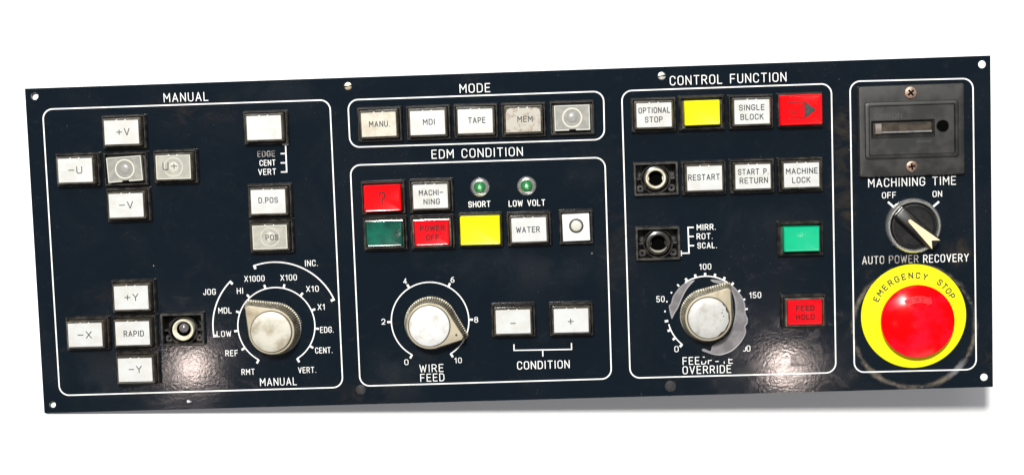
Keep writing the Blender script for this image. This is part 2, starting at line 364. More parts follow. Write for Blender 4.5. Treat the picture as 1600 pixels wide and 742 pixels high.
class Ink(MB):
    """flat print: ribbons with round ends; each ribbon a hair above the last so that none share a plane"""
    def __init__(s, t, z=.05, thick=.0): super().__init__(); s.t = t; s.z = z; s.k = 0
    def ribbon(s, pts, t=None, closed=False, round_=True, m=0):
        t = (t or s.t) / 2; z = s.z + s.k * .006; s.k += 1
        P_ = [Vector(p) for p in pts]
        Q = [P_[0]]
        for p in P_[1:]:
            if (p - Q[-1]).length > 1e-3: Q.append(p)
        if closed and (Q[0] - Q[-1]).length < 1e-3: Q.pop()
        n = len(Q)
        if n == 1: Q.append(Q[0] + Vector((.02, 0))); n = 2
        L_ = []; R_ = []
        for i in range(n):
            a = Q[i - 1] if (i > 0 or closed) else None; c = Q[(i + 1) % n] if (i < n - 1 or closed) else None
            d0 = (Q[i] - a).normalized() if a is not None else None
            d1 = (c - Q[i]).normalized() if c is not None else None
            if d0 is None: d0 = d1
            if d1 is None: d1 = d0
            nn = (Vector((-d0.y, d0.x)) + Vector((-d1.y, d1.x))).normalized()
            k = t / max(.5, nn.dot(Vector((-d0.y, d0.x))))
            L_.append(Q[i] + nn * k); R_.append(Q[i] - nn * k)
        vs_ = [(p.x, p.y, z) for p in L_] + [(p.x, p.y, z) for p in R_]
        fs = [[n + i, n + (i + 1) % n, (i + 1) % n, i] for i in range(n if closed else n - 1)]
        s.add(vs_, fs, m)
        if round_ and not closed:
            for c, d in ((Q[0], Q[0] - Q[1]), (Q[-1], Q[-1] - Q[-2])):
                a0 = math.atan2(d.y, d.x)
                pts2 = [(c.x + t * math.cos(a0 + R(-90 + 30 * k)), c.y + t * math.sin(a0 + R(-90 + 30 * k)), z) for k in range(7)]
                s.add(pts2, [list(range(7))], m)
    def stroke(s, pts, f=lambda x, y: (x, y), t=None, keep=None):
        for run in fillet(pts):
            if keep:
                # keep only the worn-down remains of the stroke
                dense = []
                for a, b in zip(run, run[1:]):
                    for k in range(8): dense.append((a[0] + (b[0] - a[0]) * k / 8, a[1] + (b[1] - a[1]) * k / 8))
                dense.append(run[-1]); cur = []
                for p in dense:
                    if keep(*p): cur.append(p)
                    else:
                        if len(cur) > 1: s.ribbon([f(*q) for q in cur], t)
                        cur = []
                if len(cur) > 1: s.ribbon([f(*q) for q in cur], t)
            else:
                s.ribbon([f(*p) for p in run], t)
    def text(s, txt, cx, cy, w, h, gap=.36, keep=None):
        tot = sum(G[c][0] for c in txt) + gap * (len(txt) - 1)
        sx = (w - s.t) / tot; hh = h - s.t; x = 0
        for i, c in enumerate(txt):
            gw, st = G[c]
            for p in st:
                x0 = x
                s.stroke(p, lambda a, b: (cx - (w - s.t) / 2 + (x0 + a) * sx, cy - hh / 2 + b * hh),
                         keep=(lambda a, b, i=i: keep(i, a, b)) if keep and keep(i, None, None) else None)
            x += gw + gap
    def arc_text(s, txt, r, a0, a1, gw_, h):
        n = len(txt)
        for i, c in enumerate(txt):
            a = R(a0 + (a1 - a0) * i / (n - 1)); gw, st = G[c]
            ux, uy = math.sin(a), -math.cos(a)
            for p in st:
                s.stroke(p, lambda x, y: (math.cos(a) * (r + (y - .5) * h) + ux * (x - gw / 2) * gw_, math.sin(a) * (r + (y - .5) * h) + uy * (x - gw / 2) * gw_))

PXMM = .3445
# ---------------------------------------------------------------- table
tb = MB(); tb.loft([rr(2600, 1800, 20, 0), rr(2600, 1800, 20, -18)], cap1=True); tb.add(rr(2600, 1800, 20, 0), [list(range(20))])
tab = tb.build('tabletop', 'table'); tab['kind'] = 'structure'

# ---------------------------------------------------------------- the control panel
panel = bpy.data.objects.new('control_panel', None); scn.collection.objects.link(panel)
panel.matrix_world = T
panel['label'] = 'long black machine control panel with push buttons, pointer knobs and red emergency stop'
panel['category'] = 'control panel'

HW, HH = 515.0 / 2, 0.19766190258443578 * UNIT / 2
SOCK = {'a': (285, 514.5, 0), 'b': (1025, 279.5, 0), 'c': (1028, 380.5, 0)}
holes_px = [(54, 150.5, 5.9), (1534.5, 101, 5.9), (82, 631.5, 5.3), (1537.5, 589, 5.9)]
outer = [(-HW, -HH), (HW, -HH), (HW, HH), (-HW, HH)]
polys = [[Vector((x, y, 0)) for x, y in outer]]
hole_loops = []
for px, py, r in holes_px:
    x, y = P(px, py); lp = [(x + r * PXMM * math.cos(-2 * math.pi * i / 28), y + r * PXMM * math.sin(-2 * math.pi * i / 28)) for i in range(28)]
    hole_loops.append(lp)
for px, py, _ in SOCK.values():
    x, y = P(px, py, 3)
    hole_loops.append([(x - 10.6, y - 7.9), (x - 10.6, y + 7.9), (x + 10.6, y + 7.9), (x + 10.6, y - 7.9)])
for px, py in ((560.5, 608), (1045.5, 603)):
    pass
polys += [[Vector((x, y, 0)) for x, y in lp] for lp in hole_loops]
tris = tessellate_polygon(polys)
flat = [v for p in polys for v in p]
fp = MB()
fp.add([(v.x, v.y, 0) for v in flat], [])
for t in tris:
    a, b, c = (flat[i] for i in t)
    up = (b - a).cross(c - a).z > 0
    fp.f.append(list(t) if up else list(reversed(t))); fp.m.append(0)
nf = len(flat)
fp.v += [(v.x, v.y, -TH) for v in flat]
for t in tris:
    a, b, c = (flat[i] for i in t); up = (b - a).cross(c - a).z > 0
    tt = list(reversed(t)) if up else list(t)
    fp.f.append([nf + i for i in tt]); fp.m.append(0)
o = 0
for p in polys:
    n = len(p)
    for i in range(n):
        j = (i + 1) % n; fp.f.append([o + j, o + i, nf + o + i, nf + o + j]); fp.m.append(0)
    o += n
plate = fp.build('face_plate', 'paint', panel, smooth=20)

# white frame lines, given by their corners
def frame_line(c, r=15.5, t=.70):
    pts = [P(*p) for p in c]
    xl = (pts[0][0] + pts[3][0]) / 2; xr = (pts[1][0] + pts[2][0]) / 2
    yt = (pts[0][1] + pts[1][1]) / 2; yb = (pts[3][1] + pts[2][1]) / 2
    dx = .45
    k = Ink(t)
    corners = []
    for (x, y), (sx, sy), a0 in (((pts[1]), (1, 1), 0), ((pts[0]), (-1, 1), 90), ((pts[3]), (-1, -1), 180), ((pts[2]), (1, -1), 270)):
        xx = x * .5 + (xr if sx > 0 else xl) * .5; yy = y * .5 + (yt if sy > 0 else yb) * .5
        rad = r * PXMM
        for i in range(9):
            a = R(a0 + 90 * i / 8)
            corners.append((xx - sx * rad + rad * math.cos(a), yy - sy * rad + rad * math.sin(a)))
    # long sides get extra points so that the line is even
    k.ribbon(corners, closed=True)
    return k.build('frame_line', 'print', panel, smooth=0)
for c in ([(66.5, 171), (515, 156.5), (536, 604.5), (93.5, 617.5)],
          [(543.5, 156.5), (943, 143), (944.5, 218.5), (547, 230)],
          [(547, 258), (945, 246.5), (955.5, 591), (563, 603)],
          [(971, 142.5), (1299, 131), (1306, 582), (985, 590)],
          [(1328, 127), (1519.5, 123.5), (1526, 577), (1335, 581)]):
    frame_line(c)

# printed words on the plate
def words(txt, px, py, w, h, t=.38, m='print', keep=None, gap=.36, label=None):
    x, y = P(px, py); t = t if t < .5 else t * .61
    k = Ink(t); k.text(txt, 0, 0, w * PXMM, h * PXMM, keep=keep, gap=gap)
    return k.build('lettering', m, panel, (x, y, 0), smooth=0, label=label or 'printed lettering reading ' + txt)
for a in (('MANUAL', 290.5, 152, 70, 14, .74), ('MODE', 742, 138, 47.5, 14, .78), ('EDM CONDITION', 745.5, 239, 142, 14, .78),
          ('CONTROL FUNCTION', 1137.5, 123.5, 179, 14.5, .8), ('MACHINING TIME', 1425, 284, 134.5, 13.5, .8),
          ('OFF', 1389, 305, 21.5, 9.5), ('ON', 1464.5, 303, 14.5, 9.5), ('CENT', 418, 254.5, 25, 9.2), ('VERT', 417.5, 268.6, 28, 9.5),
          ('HI', 375, 454.2, 10, 9.5), ('X1000', 397.6, 435, 32, 9.5), ('X100', 451, 433.4, 26, 9.5), ('X10', 488.2, 451, 20, 9.5),
          ('X1', 502, 479.3, 11.5, 9.5), ('EDG.', 510.8, 514.8, 21.5, 9.5), ('CENT.', 506, 546.8, 27.5, 9.5), ('VERT.', 480, 577.6, 28.5, 9.5),
          ('RMT', 387.7, 580.5, 21, 9.5), ('REF', 362, 551.3, 20, 9.5), ('LOW', 350, 521.2, 23, 9.5), ('MDL', 351.5, 484.8, 21, 9.5),
          ('JOG', 327.3, 455.8, 20, 9.5), ('INC.', 486.5, 411, 20.5, 9.8), ('MANUAL', 435, 595.8, 58.5, 12.5, .72),
          ('SHORT', 749, 319, 34.5, 9.5, .72), ('LOW VOLT', 823.3, 317.3, 57, 9.8, .72),
          ('0', 635, 565.4, 6.5, 9), ('2', 599, 502.2, 6, 9), ('4', 633, 439, 6, 9), ('6', 707, 436.8, 6, 9), ('8', 744, 499.3, 6, 9), ('10', 715.8, 562.6, 11.5, 9),
          ('WIRE', 674.2, 574.8, 38, 12.5, .72), ('FEED', 675.5, 589.3, 38, 12.5, .72), ('CONDITION', 849, 569.5, 82.5, 13, .78),
          ('MIRR.', 1103.5, 354.7, 29.5, 9.3, .7), ('ROT.', 1101, 369, 25, 9.3, .7), ('SCAL.', 1105, 383.3, 30.5, 9.3, .7),
          ('0', 1057, 545, 6.5, 9.5), ('50', 1032, 467, 12.8, 9.5), ('100', 1102, 416.5, 18.5, 9.5), ('150', 1180, 460.8, 18.5, 9.5), ('0', 1169.5, 544, 6, 9.5),
          ('OVERRIDE', 1104.5, 576.9, 76, 12.6, .74)):
    words(*a)
words('EDGE', 416, 240.6, 27.5, 9.2, m='print_worn', label='rubbed-off grey lettering reading EDGE')
words('AUTO', 1364.3, 406.2, 34, 12.5, .74, m='print_half', label='browned lettering reading AUTO')
words('POWER', 1412, 404.8, 45.5, 12.5, .74, m='print_worn', label='almost worn away lettering reading POWER')
words('RECOVERY', 1478, 403.2, 70, 12.5, .76)
words('0', 1163, 544, 5.5, 9.5, keep=lambda i, a, b: True if a is None else (b < .75 and a > .1), label='half worn away digit')
_kp = lambda i, a, b: (i >= 3) if a is None else {3: b < .45 or b > .97 and .2 < a < .45, 4: .42 < b < .58 and a < .45 or b < .5 and a < .1, 5: .22 < b < .42 and .08 < a < .5,
                                                    6: b < .3 and a > .2, 7: b < .75}[i]
words('FEEDRATE', 1105.8, 562.6, 78.5, 12.3, .74, keep=_kp, label='white lettering FEEDRATE with its middle worn away')

# dial scales
def dial(px, py, r, step_angles, tick_out, a_from, a_to, t=.62, tick_t=1.1, gaps=None, ticks_keep=None, rmin=None):
    x, y = P(px, py); k = Ink(t); r *= PXMM
    rng = gaps or [(a_from, a_to)]
    for a0, a1 in rng:
        n = max(4, int(abs(a1 - a0) / 5))
        k.ribbon([(r * math.cos(R(a0 + (a1 - a0) * i / n)), r * math.sin(R(a0 + (a1 - a0) * i / n))) for i in range(n + 1)], round_=False)
    for i, a in enumerate(step_angles):
        l = tick_out * PXMM
        f = 1. if ticks_keep is None else ticks_keep[i]
        if f == 0: continue
        r0 = r + l * (1 - f) if f < 1 else r - .1
        k.ribbon([(r0 * math.cos(R(a)), r0 * math.sin(R(a))), ((r + l) * math.cos(R(a)), (r + l) * math.sin(R(a)))], tick_t * (1 if f == 1 else .75), round_=False)
    return k.build('dial_scale', 'print', panel, (x, y, 0), smooth=0)
s12 = [240 - 300 * i / 11 for i in range(12)]
dial(431.8, 509, 61, s12, 6.5, 240, -60)
dial(672, 501, 61, [240 - 60 * i for i in range(6)], 6.5, 240, -60)
keep = [1, 1, 1, 1, .4, .35, .45, .8, 1, 1, 1, 1, 1, 1, .9, .8, .7, .3, 0, 0, 0]
dial(1103.2, 491, 60, [230 - 14 * i for i in range(21)], 5.2, 0, 0, gaps=[(230, 193), (122, 55)], ticks_keep=keep, tick_t=1.2)
def range_arc(px, py, r, a0, a1):
    x, y = P(px, py); k = Ink(.7); r *= PXMM
    k.ribbon([(r * math.cos(R(a0 + (a1 - a0) * i / 24)), r * math.sin(R(a0 + (a1 - a0) * i / 24))) for i in range(25)], round_=False)
    for a, s in ((a0, -1), (a1, 1)):
        k.ribbon([((r - d) * math.cos(R(a)), (r - d) * math.sin(R(a))) for d in (-.35, 1.9)], 1.3, round_=False)
    k.build('range_arc', 'print', panel, (x, y, 0), smooth=0)
range_arc(431.8, 509, 100.5, 187.5, 134); range_arc(431.8, 509, 101, 107.5, 23)

def bracket(segs, t=.7, m='print'):
    k = Ink(t); x0, y0 = P(*segs[0][0])
    for a, b in segs:
        p, q = P(*a), P(*b); k.ribbon([(p[0] - x0, p[1] - y0), (q[0] - x0, q[1] - y0)], round_=False)
    k.build('bracket_line', m, panel, (x0, y0, 0), smooth=0)
bracket([((446.2, 226), (448, 269.6)), ((441.5, 226.2), (451, 225.8)), ((438.5, 240.3), (446, 240.1)), ((438.7, 254.7), (446.5, 254.5)), ((439, 269), (448, 268.7))])
bracket([((803, 537.5), (803.2, 547)), ((802.2, 547), (893.8, 545.4)), ((892.8, 535.5), (893.2, 546)), ((848, 546), (848.2, 556.5))], .62)
bracket([((1075, 354.3), (1076.6, 396.3)), ((1074.4, 355.4), (1084, 355.2)), ((1075, 369.5), (1084, 369.3)), ((1075.5, 383.8), (1084.5, 383.6)),
         ((1065, 395.6), (1076.6, 395.3)), ((1064.2, 391.3), (1064.4, 400))])
bracket([((1387.5, 315.6), (1395.5, 322.8))], 1.0); bracket([((1458.5, 322.6), (1467.2, 315))], 1.0)

# ---------------------------------------------------------------- push buttons
HBW, HBH = 24.0, 18.3
def ring_housing(w=HBW, h=HBH, top=3.6, ow=21.7, oh=15.9, chamfer=1.0, depth=-1.0):
    b = MB()
    b.loft([rr(w, h, .8, 0.02), rr(w, h, .8, top - chamfer), rr(w - 2 * chamfer * .7, h - 2 * chamfer * .7, .6, top),
            rr(ow + .5, oh + .5, .5, top), rr(ow, oh, .4, top - .4), rr(ow, oh, .4, depth)])
    b.add(rr(ow, oh, .4, .3), [list(range(20))])
    return b
def me_of(mb, name, mats, smooth=35):
    o_ = mb.build(name, mats, None, smooth=smooth); me = o_.data; bpy.data.objects.remove(o_); return me
HOUSE = me_of(ring_housing(), 'push_button', 'housing')
HOUSE_BEV = me_of(ring_housing(24.6, 18.6, 4.6, 21.9, 16.0, 1.6), 'push_button', 'housing')
HOUSE_SQ = me_of(ring_housing(18.4, 18.6, 3.8, 15.9, 16.1), 'push_button', 'housing')
def lens_mesh():
    b = MB()
    b.loft([rr(20.9, 15.3, .7, .3), rr(20.7, 15.1, .7, 6.9), rr(20.1, 14.5, .5, 7.8), rr(19.1, 13.4, .35, 8.25), rr(18.8, 13.1, .3, 8.1), rr(18.7, 13.0, .3, 7.2)], cap1=True)
    for sx in (-2.3, 2.3):                     # two bright nubs painted as glints along the plate's top edge
        b.loft([circ(.42, 7.9, 10, sx, 6.35), circ(.42, 8.35, 10, sx, 6.35), circ(.2, 8.55, 10, sx, 6.35)], cap1=True, m=1)
    return b
LENS = me_of(lens_mesh(), 'lens_cap', ['lens', 'bright'])
def slab(w, h, r, z0, z1, bev=.25, wob=0.):
    b = MB()
    l0, l1, l2 = rr(w, h, r, z0), rr(w, h, r, z1 - bev), rr(w - 2 * bev, h - 2 * bev, max(r - bev, .05), z1)
    b.loft([l0, l1, l2], cap1=True); return b
PL = me_of(slab(18.45, 12.75, .35, 7.2, 8.2, .08), 'legend_plate', 'white', 30)
PL_CREAM = me_of(slab(18.45, 12.75, .35, 7.2, 8.2, .08), 'legend_plate', 'cream', 30)
def put_button(px, py, kind='white', txt=(), mesh_h=8.2, rz=0., label=None, ink='ink', t=.48, turn=0.):
    x, y = P(px, py, 8.2 if kind not in ('diffuser',) else 5.5)
    jit = random.uniform(-.006, .006)
    b = place('push_button', {'yellow_b': HOUSE_BEV, 'green': HOUSE_BEV, 'square': HOUSE_SQ}.get(kind, HOUSE), panel, (x, y, 0), jit, label)
    ztop = 8.2
    if kind in ('white', 'cream', 'stained', 'ghost'):
        place('lens_cap', LENS, b, rz=turn)
        if kind == 'stained':
            s = MB(); s.loft([[(p[0], p[1], z) for p in [(-9.2, -6.4), (9.1, -6.3), (9.2, 3.5), (8.6, 5.4), (7.3, 6.2), (-6.6, 6.3), (-8.3, 5.6), (-9.1, 3.6)]] for z in (7.2, 8.2)], cap1=True)
            s.build('legend_plate', 'stained', b, rz=turn, label='stained legend plate with clipped upper corners')
        elif kind == 'ghost':
            s = slab(18.45, 12.75, .35, 7.2, 8.2, .08); g = s.build('legend_plate', 'ghost', b, rz=turn, smooth=30, label='see-through legend plate with the lamp ring showing')
            e = MB(); e.loft([rr(18.5, 12.8, .3, 8.0), rr(18.5, 12.8, .3, 8.34), rr(17.5, 11.8, .2, 8.34), rr(17.4, 11.7, .2, 8.1)]); e.build('plate_rim', 'diffuser_rim', b)
            bulb_rings(b, 8.21, .06); ztop = 8.42
        else: place('legend_plate', PL if kind == 'white' else PL_CREAM, b, rz=turn)
    elif kind == 'diffuser':
        s = slab(18.4, 13.0, .2, 2.0, 5.2, .35); s.build('diffuser', 'diffuser', b, rz=turn)
        e = MB(); e.loft([rr(18.7, 13.3, .2, 2.2), rr(18.7, 13.3, .2, 5.55), rr(17.7, 12.3, .1, 5.55), rr(17.5, 12.1, .1, 5.0)]); e.build('diffuser_rim', 'diffuser_rim', b, rz=turn)
        n = MB(); n.loft([rr(3.6, .8, .1, 5.1, cy=-6.45), rr(3.6, .8, .1, 5.75, cy=-6.45)], cap1=True); n.build('release_notch', 'dark', b, rz=turn)
        bulb_rings(b, 5.2, .22)
        ztop = 5.7
    elif kind == 'square':
        s = slab(14.3, 14.3, .2, .3, 6.4, .3); s.build('button_cap', 'bright', b, rz=turn)
        q = MB(); lathe(q, [(3.9, 6.35), (3.9, 6.75), (3.75, 6.85), (3.0, 6.85), (2.9, 6.5)], 32, cap1=False); q.build('lens_ring', 'gap', b, (0.1, 1.0, 0))
        q = MB(); lathe(q, [(2.85, 6.42), (2.7, 6.7), (1.8, 7.0), (.8, 7.1)], 32); q.build('lamp_bulb', 'diffuser_rim', b, (0.1, 1.0, 0))
        ztop = 6.4
    else:
        cm = {'yellow_b': 'yellow', 'yellow': 'yellow', 'red': 'red', 'red_dull': 'red_dull', 'red_big': 'red', 'green': 'green', 'green_dark': 'green_dark'}[kind]
        w, h, z = {'yellow_b': (18.6, 13.0, 8.2), 'yellow': (21.2, 15.4, 8.2), 'red': (19.9, 14.2, 8.2), 'red_dull': (18.7, 13.6, 8.2), 'red_big': (22.2, 15.9, 8.2),
                   'green': (18.9, 13.2, 8.2), 'green_dark': (19.6, 13.6, 7.9)}[kind]
        if kind in ('red_dull', 'green_dark'):
            f = MB(); f.loft([rr(20.9, 15.3, .6, .3), rr(20.9, 15.3, .6, 7.0), rr(20.4, 14.8, .5, 7.6), rr(w + .4, h + .4, .4, 7.7), rr(w + .4, h + .4, .4, 6.5)]); f.build('lens_cap', 'lens', b)
        s = MB(); s.loft([rr(w, h, .6, .3), rr(w, h, .6, z - .9), rr(w - .5, h - .5, .6, z - .3), rr(w - 1.3, h - 1.3, .5, z), rr(w - 2.2, h - 2.2, .5, z - .12)], cap1=True)
        s.build('button_cap', cm, b, rz=turn)
        ztop = z - .12
    for tx, tpx, tpy, w, h in txt:
        xx, yy = P(tpx, tpy, ztop)
        k = Ink(t, z=ztop + .03); k.text(tx, 0, 0, w * PXMM, h * PXMM)
        k.build('lettering', ink, b, (xx - x, yy - y, 0), smooth=0)
    return b
def bulb_rings(b, z, k):
    q = MB(); lathe(q, [(5.4, z - .1), (5.3, z + k * .5), (4.95, z + k * .7), (4.6, z + k * .5), (4.5, z - .1)], 40, cap1=False); q.build('lamp_ring', 'ring_clear' if k > .2 else 'ghost_ring', b)
    q = MB(); lathe(q, [(2.8, z - .1), (2.7, z + k * .8), (2.2, z + k * 2.0), (1.3, z + k * 2.8), (.4, z + k * 3.0)], 32); q.build('lamp_bulb', 'bulb_frost' if k > .2 else 'ghost_ring', b)

B = put_button
B(189.7, 206.8, txt=[('+V', 192, 206.5, 21, 11.5)], label='white button marked +V')
B(117.5, 266.3, txt=[('-U', 117.5, 266, 22, 11.5)], label='white button marked -U')
B(194.6, 264.4, 'diffuser', turn=.045, label='button without its cap, frosted diffuser tilted')
B(270.8, 261.2, 'ghost', txt=[('U+', 265.5, 260, 23, 12)], label='see-through button marked U+', ink='ink_grey')
B(197, 321, txt=[('-V', 197, 320.5, 22, 11.5)], label='white button marked -V')
B(412.5, 199.8, label='blank white button')
B(419, 315, txt=[('D.POS', 419, 312.8, 30.5, 9.2)], label='white button marked D.POS')
B(421.7, 370.5, 'ghost', txt=[('POS', 425, 370.8, 20.5, 9)], label='see-through grey button marked POS', ink='ink_grey')
B(205, 465, txt=[('+Y', 205.3, 464.5, 22, 11.5)], label='white button marked +Y')
B(133, 523, txt=[('-X', 132.3, 523, 22.5, 11.5)], label='white button marked -X')
B(207, 520.5, txt=[('RAPID', 209, 520.8, 32, 9.6)], label='white button marked RAPID')
B(211.2, 577.6, txt=[('-Y', 211.3, 576.8, 21, 11.5)], label='white button marked -Y')
B(591.7, 194.6, 'cream', txt=[('MANU.', 593, 194, 32.5, 9.4)], label='yellowed button marked MANU', turn=.01)
B(668, 192, txt=[('MDI', 670.2, 190.8, 18.6, 9.4)], label='white button marked MDI')
B(742.5, 189.5, txt=[('TAPE', 745, 188.2, 27, 9.4)], label='white button marked TAPE')
B(817.5, 187.4, 'stained', txt=[('MEM', 820.3, 186.2, 23.5, 9.4)], label='stained grey button marked MEM', turn=.0)
B(894, 184.3, 'diffuser', label='button without its cap, clear diffuser and lamp')
B(597.3, 310.2, 'red', txt=[('?', 597.5, 309.5, 11, 20)], label='red button marked with a question mark', ink='ink_red', t=.9)
B(672.5, 307, txt=[('MACHI-', 673.5, 301, 38, 9), ('NING', 674.5, 315, 25.5, 9)], label='white button marked MACHI-NING')
B(600.4, 366, 'green_dark', label='dark green button')
B(674.6, 364.3, 'red_dull', txt=[('POWER', 675.5, 356.5, 38.5, 9), ('OFF', 676, 371, 20, 9)], label='red button marked POWER OFF', ink='ink_red', t=.55)
B(750.2, 360.4, 'yellow', label='blank yellow button below the SHORT lamp')
B(826.5, 358.8, txt=[('WATER', 825, 358.8, 37, 9.4)], label='white button marked WATER')
B(900.2, 356, 'square', turn=.02, label='square white button with a round lamp lens')
B(801.7, 502.3, txt=[('-', 801.8, 505, 8.5, 8)], label='white button marked with a minus')
B(892.5, 500.5, txt=[('+', 891.8, 502, 9.5, 13)], label='white button marked with a plus')
B(1022, 180, txt=[('OPTIONAL', 1022.3, 172.6, 48.5, 9.2), ('STOP', 1021.5, 187, 27.5, 9.2)], label='white button marked OPTIONAL STOP')
B(1097.5, 176.6, 'yellow_b', label='blank yellow button in a bevelled surround')
B(1175, 175, txt=[('SINGLE', 1174.5, 168.2, 39, 9.2), ('BLOCK', 1175, 182.8, 35.5, 9.2)], label='white button marked SINGLE BLOCK')
rb = B(1252, 172, 'red_big', label='red button with an arrow symbol')
B(1101, 278.5, txt=[('RESTART', 1100, 277, 48.5, 9.4)], label='white button marked RESTART')
B(1176.5, 276, txt=[('START P.', 1177, 268.3, 47, 9.2), ('RETURN', 1177.8, 282, 43.5, 9.2)], label='white button marked START P. RETURN')
B(1252.5, 273.6, txt=[('MACHINE', 1252.8, 267.2, 48.5, 9.2), ('LOCK', 1252, 281.3, 28, 9.2)], label='white button marked MACHINE LOCK')
B(1253, 374, 'green', label='bright green button in a bevelled surround')
B(1257.8, 488, 'red_dull', txt=[('FEED', 1258, 481.2, 28.5, 8.6), ('HOLD', 1258.5, 495, 29, 8.6)], label='red button marked FEED HOLD', ink='ink_red', t=.55)
# arrow symbol on the big red button
k = Ink(.55, z=8.11)
def A(zx, zy):
    ax, ay = P(1130 + zx / 3.375, 90 + zy / 3.375, 8.1); bx, by = P(1252, 172, 8.2); return (ax - bx, ay - by)
for s in ([(345, 238), (431, 236)], [(345, 320), (431, 318)], [(352, 280), (374, 300)], [(374, 300), (424, 250)], [(431, 236), (431, 318)], [(431, 236), (487, 276)], [(431, 318), (487, 276)]):
    k.ribbon([A(*p) for p in s])
k.z += .05
k.add([(*A(431, 236), k.z), (*A(431, 318), k.z), (*A(487, 276), k.z)], [[0, 1, 2]])
k.m[-1] = 1; k.build('arrow_symbol', ['ink_red', 'ink'], rb, smooth=0)

# empty lamp sockets
def socket(key, ring_px, style, label):
    px, py, _ = SOCK[key]; x, y = P(px, py, 3)
    b = MB(); b.loft([rr(24, 18.0, .7, .02), rr(24, 18.0, .7, 2.9), rr(23.2, 17.2, .5, 3.6), rr(21.6, 15.8, .4, 3.6), rr(21.0, 15.2, .3, 3.2), rr(20.6, 14.9, .3, -9)], cap1=True)
    h = b.build('lamp_socket', 'housing', panel, (x, y, 0), random.uniform(-.01, .01), label=label)
    rx, ry = P(*ring_px, 1.5); rx -= x; ry -= y
    q = MB(); lathe(q, [(8.0, -6), (8.0, .6), (7.6, .9), (7.2, .6), (7.2, -6)], 48, cap1=False); q.build('collar', 'housing', h, (rx, ry - .3, 0))
    for s in (-1, 1):
        q = MB(); q.loft([rr(2.4, 1.1, .2, -6, cx=s * 8.9), rr(2.4, 1.1, .2, .5, cx=s * 8.9)], cap1=True)
        q.build('collar_lug', 'housing', h, (rx, ry, 0))
        q = MB(); q.loft([rr(3.6, 3.6, 1.2, -5.5, cx=s * 8.3, cy=-5.2), rr(3.6, 3.6, 1.2, -.8, cx=s * 8.3, cy=-5.2), circ(.7, -.8, 20, s * 8.3, -5.2), circ(.7, -4, 20, s * 8.3, -5.2)])
        q.build('mounting_post', 'housing', h)
    if style == 'bulb':
        q = MB(); q.loft([circ(5.9, -5, 56), circ(5.9, .9, 56), circ(5.6, 1.5, 56), circ(5.1, 1.6, 56), circ(3.9, .5, 56, .35, .45), circ(3.7, -.2, 56, .4, .5), circ(3.6, -5, 56, .4, .5)], ms=[0, 0, 0, 0, 1, 1]); q.build('lamp_tube', ['ring_cream', 'dark'], h, (rx, ry, 0))
        q = MB(); lathe(q, [(3.6, -5), (3.55, -4.5)], 40, cx=.4, cy=.5); q.build('tube_floor', 'dark', h, (rx, ry, 0))
        q = MB(); lathe(q, [(2.7, -4.6), (2.7, -.2), (2.5, .6), (1.9, 1.2), (1.0, 1.6), (.2, 1.7)], 36); q.build('lamp_bulb', 'bulb', h, (rx + .35, ry + .95, 0))
    else:
        mt = 'ring_cream' if style == 'cream' else 'collar_dark'
        q = MB(); lathe(q, [(6.5, -5), (6.5, .3), (6.2, .7), (5.45, .9), (5.3, 1.3), (4.9, 1.5), (4.45, 1.3), (4.0, .5), (3.9, -6)], 56, cap1=False, ms=[1, 1, 1, 0, 0, 0, 0, 2]); q.build('lamp_tube', [mt, 'collar_dark', 'dark'], h, (rx, ry, 0))
        q = MB(); lathe(q, [(3.95, -5.5), (3.9, -5)], 40); q.build('tube_floor', 'dark', h, (rx, ry, 0))
        if style == 'dull':
            q = MB(); n_ = 30; L1 = []
            for i in range(n_ + 1):
                a = R(205 + 130 * i / n_); w_ = math.sin(math.pi * i / n_)
                L1.append([(rad * math.cos(a), rad * math.sin(a), z_) for rad, z_ in ((4.95, 1.52), (4.95 - .1 - 1.0 * w_, 1.60), (4.95 - .1 - 1.0 * w_, .9), (4.95, .9))])
            q.loft(L1, cap0=True, cap1=True); q.build('tube_lit_crescent', 'ring_dull_lit', h, (rx, ry, 0), label='pale crescent painted for the light on the dull tube')  # lit lower wall of the tube, painted as a pale crescent
        for s in (-1, 1):
            q = MB(); q.loft([rr(.8, 2.0, .15, -5, cx=s * 3.95), rr(.8, 2.0, .15, -.2, cx=s * 3.95)], cap1=True); q.build('contact_tab', mt, h, (rx, ry, 0))
    return h
socket('a', (285.6, 515.6), 'bulb', 'empty button socket with a bare grey lamp in a cream tube')
socket('b', (1024.6, 279), 'cream', 'empty button socket with a bright cream ring')
socket('c', (1028.5, 380), 'dull', 'empty button socket with a dull dark tube')

# ---------------------------------------------------------------- indicator lamps
for px, py, nm in ((749.8, 293, 'SHORT'), (823, 291, 'LOW VOLT')):
    x, y = P(px, py, 2)
    q = MB(); lathe(q, [(5.2, 0), (5.2, .9), (4.9, 1.5), (4.2, 2.1), (3.5, 2.3), (3.1, 2.1), (2.9, 1.2)], 48, cap1=False)
    l = q.build('indicator_lamp', 'chrome', panel, (x, y, 0), label='chrome-ringed green lamp above the word ' + nm)
    q = MB(); lathe(q, [(2.9, 1.0), (2.8, 2.2), (2.35, 3.2), (1.5, 3.9), (.6, 4.15), (.1, 4.2)], 32); q.build('lens', 'led', l)
    q = MB(); lathe(q, [(1.1, 3.9), (.9, 4.2), (.5, 4.32), (.1, 4.36)], 20); q.build('lens_core', 'led_core', l)

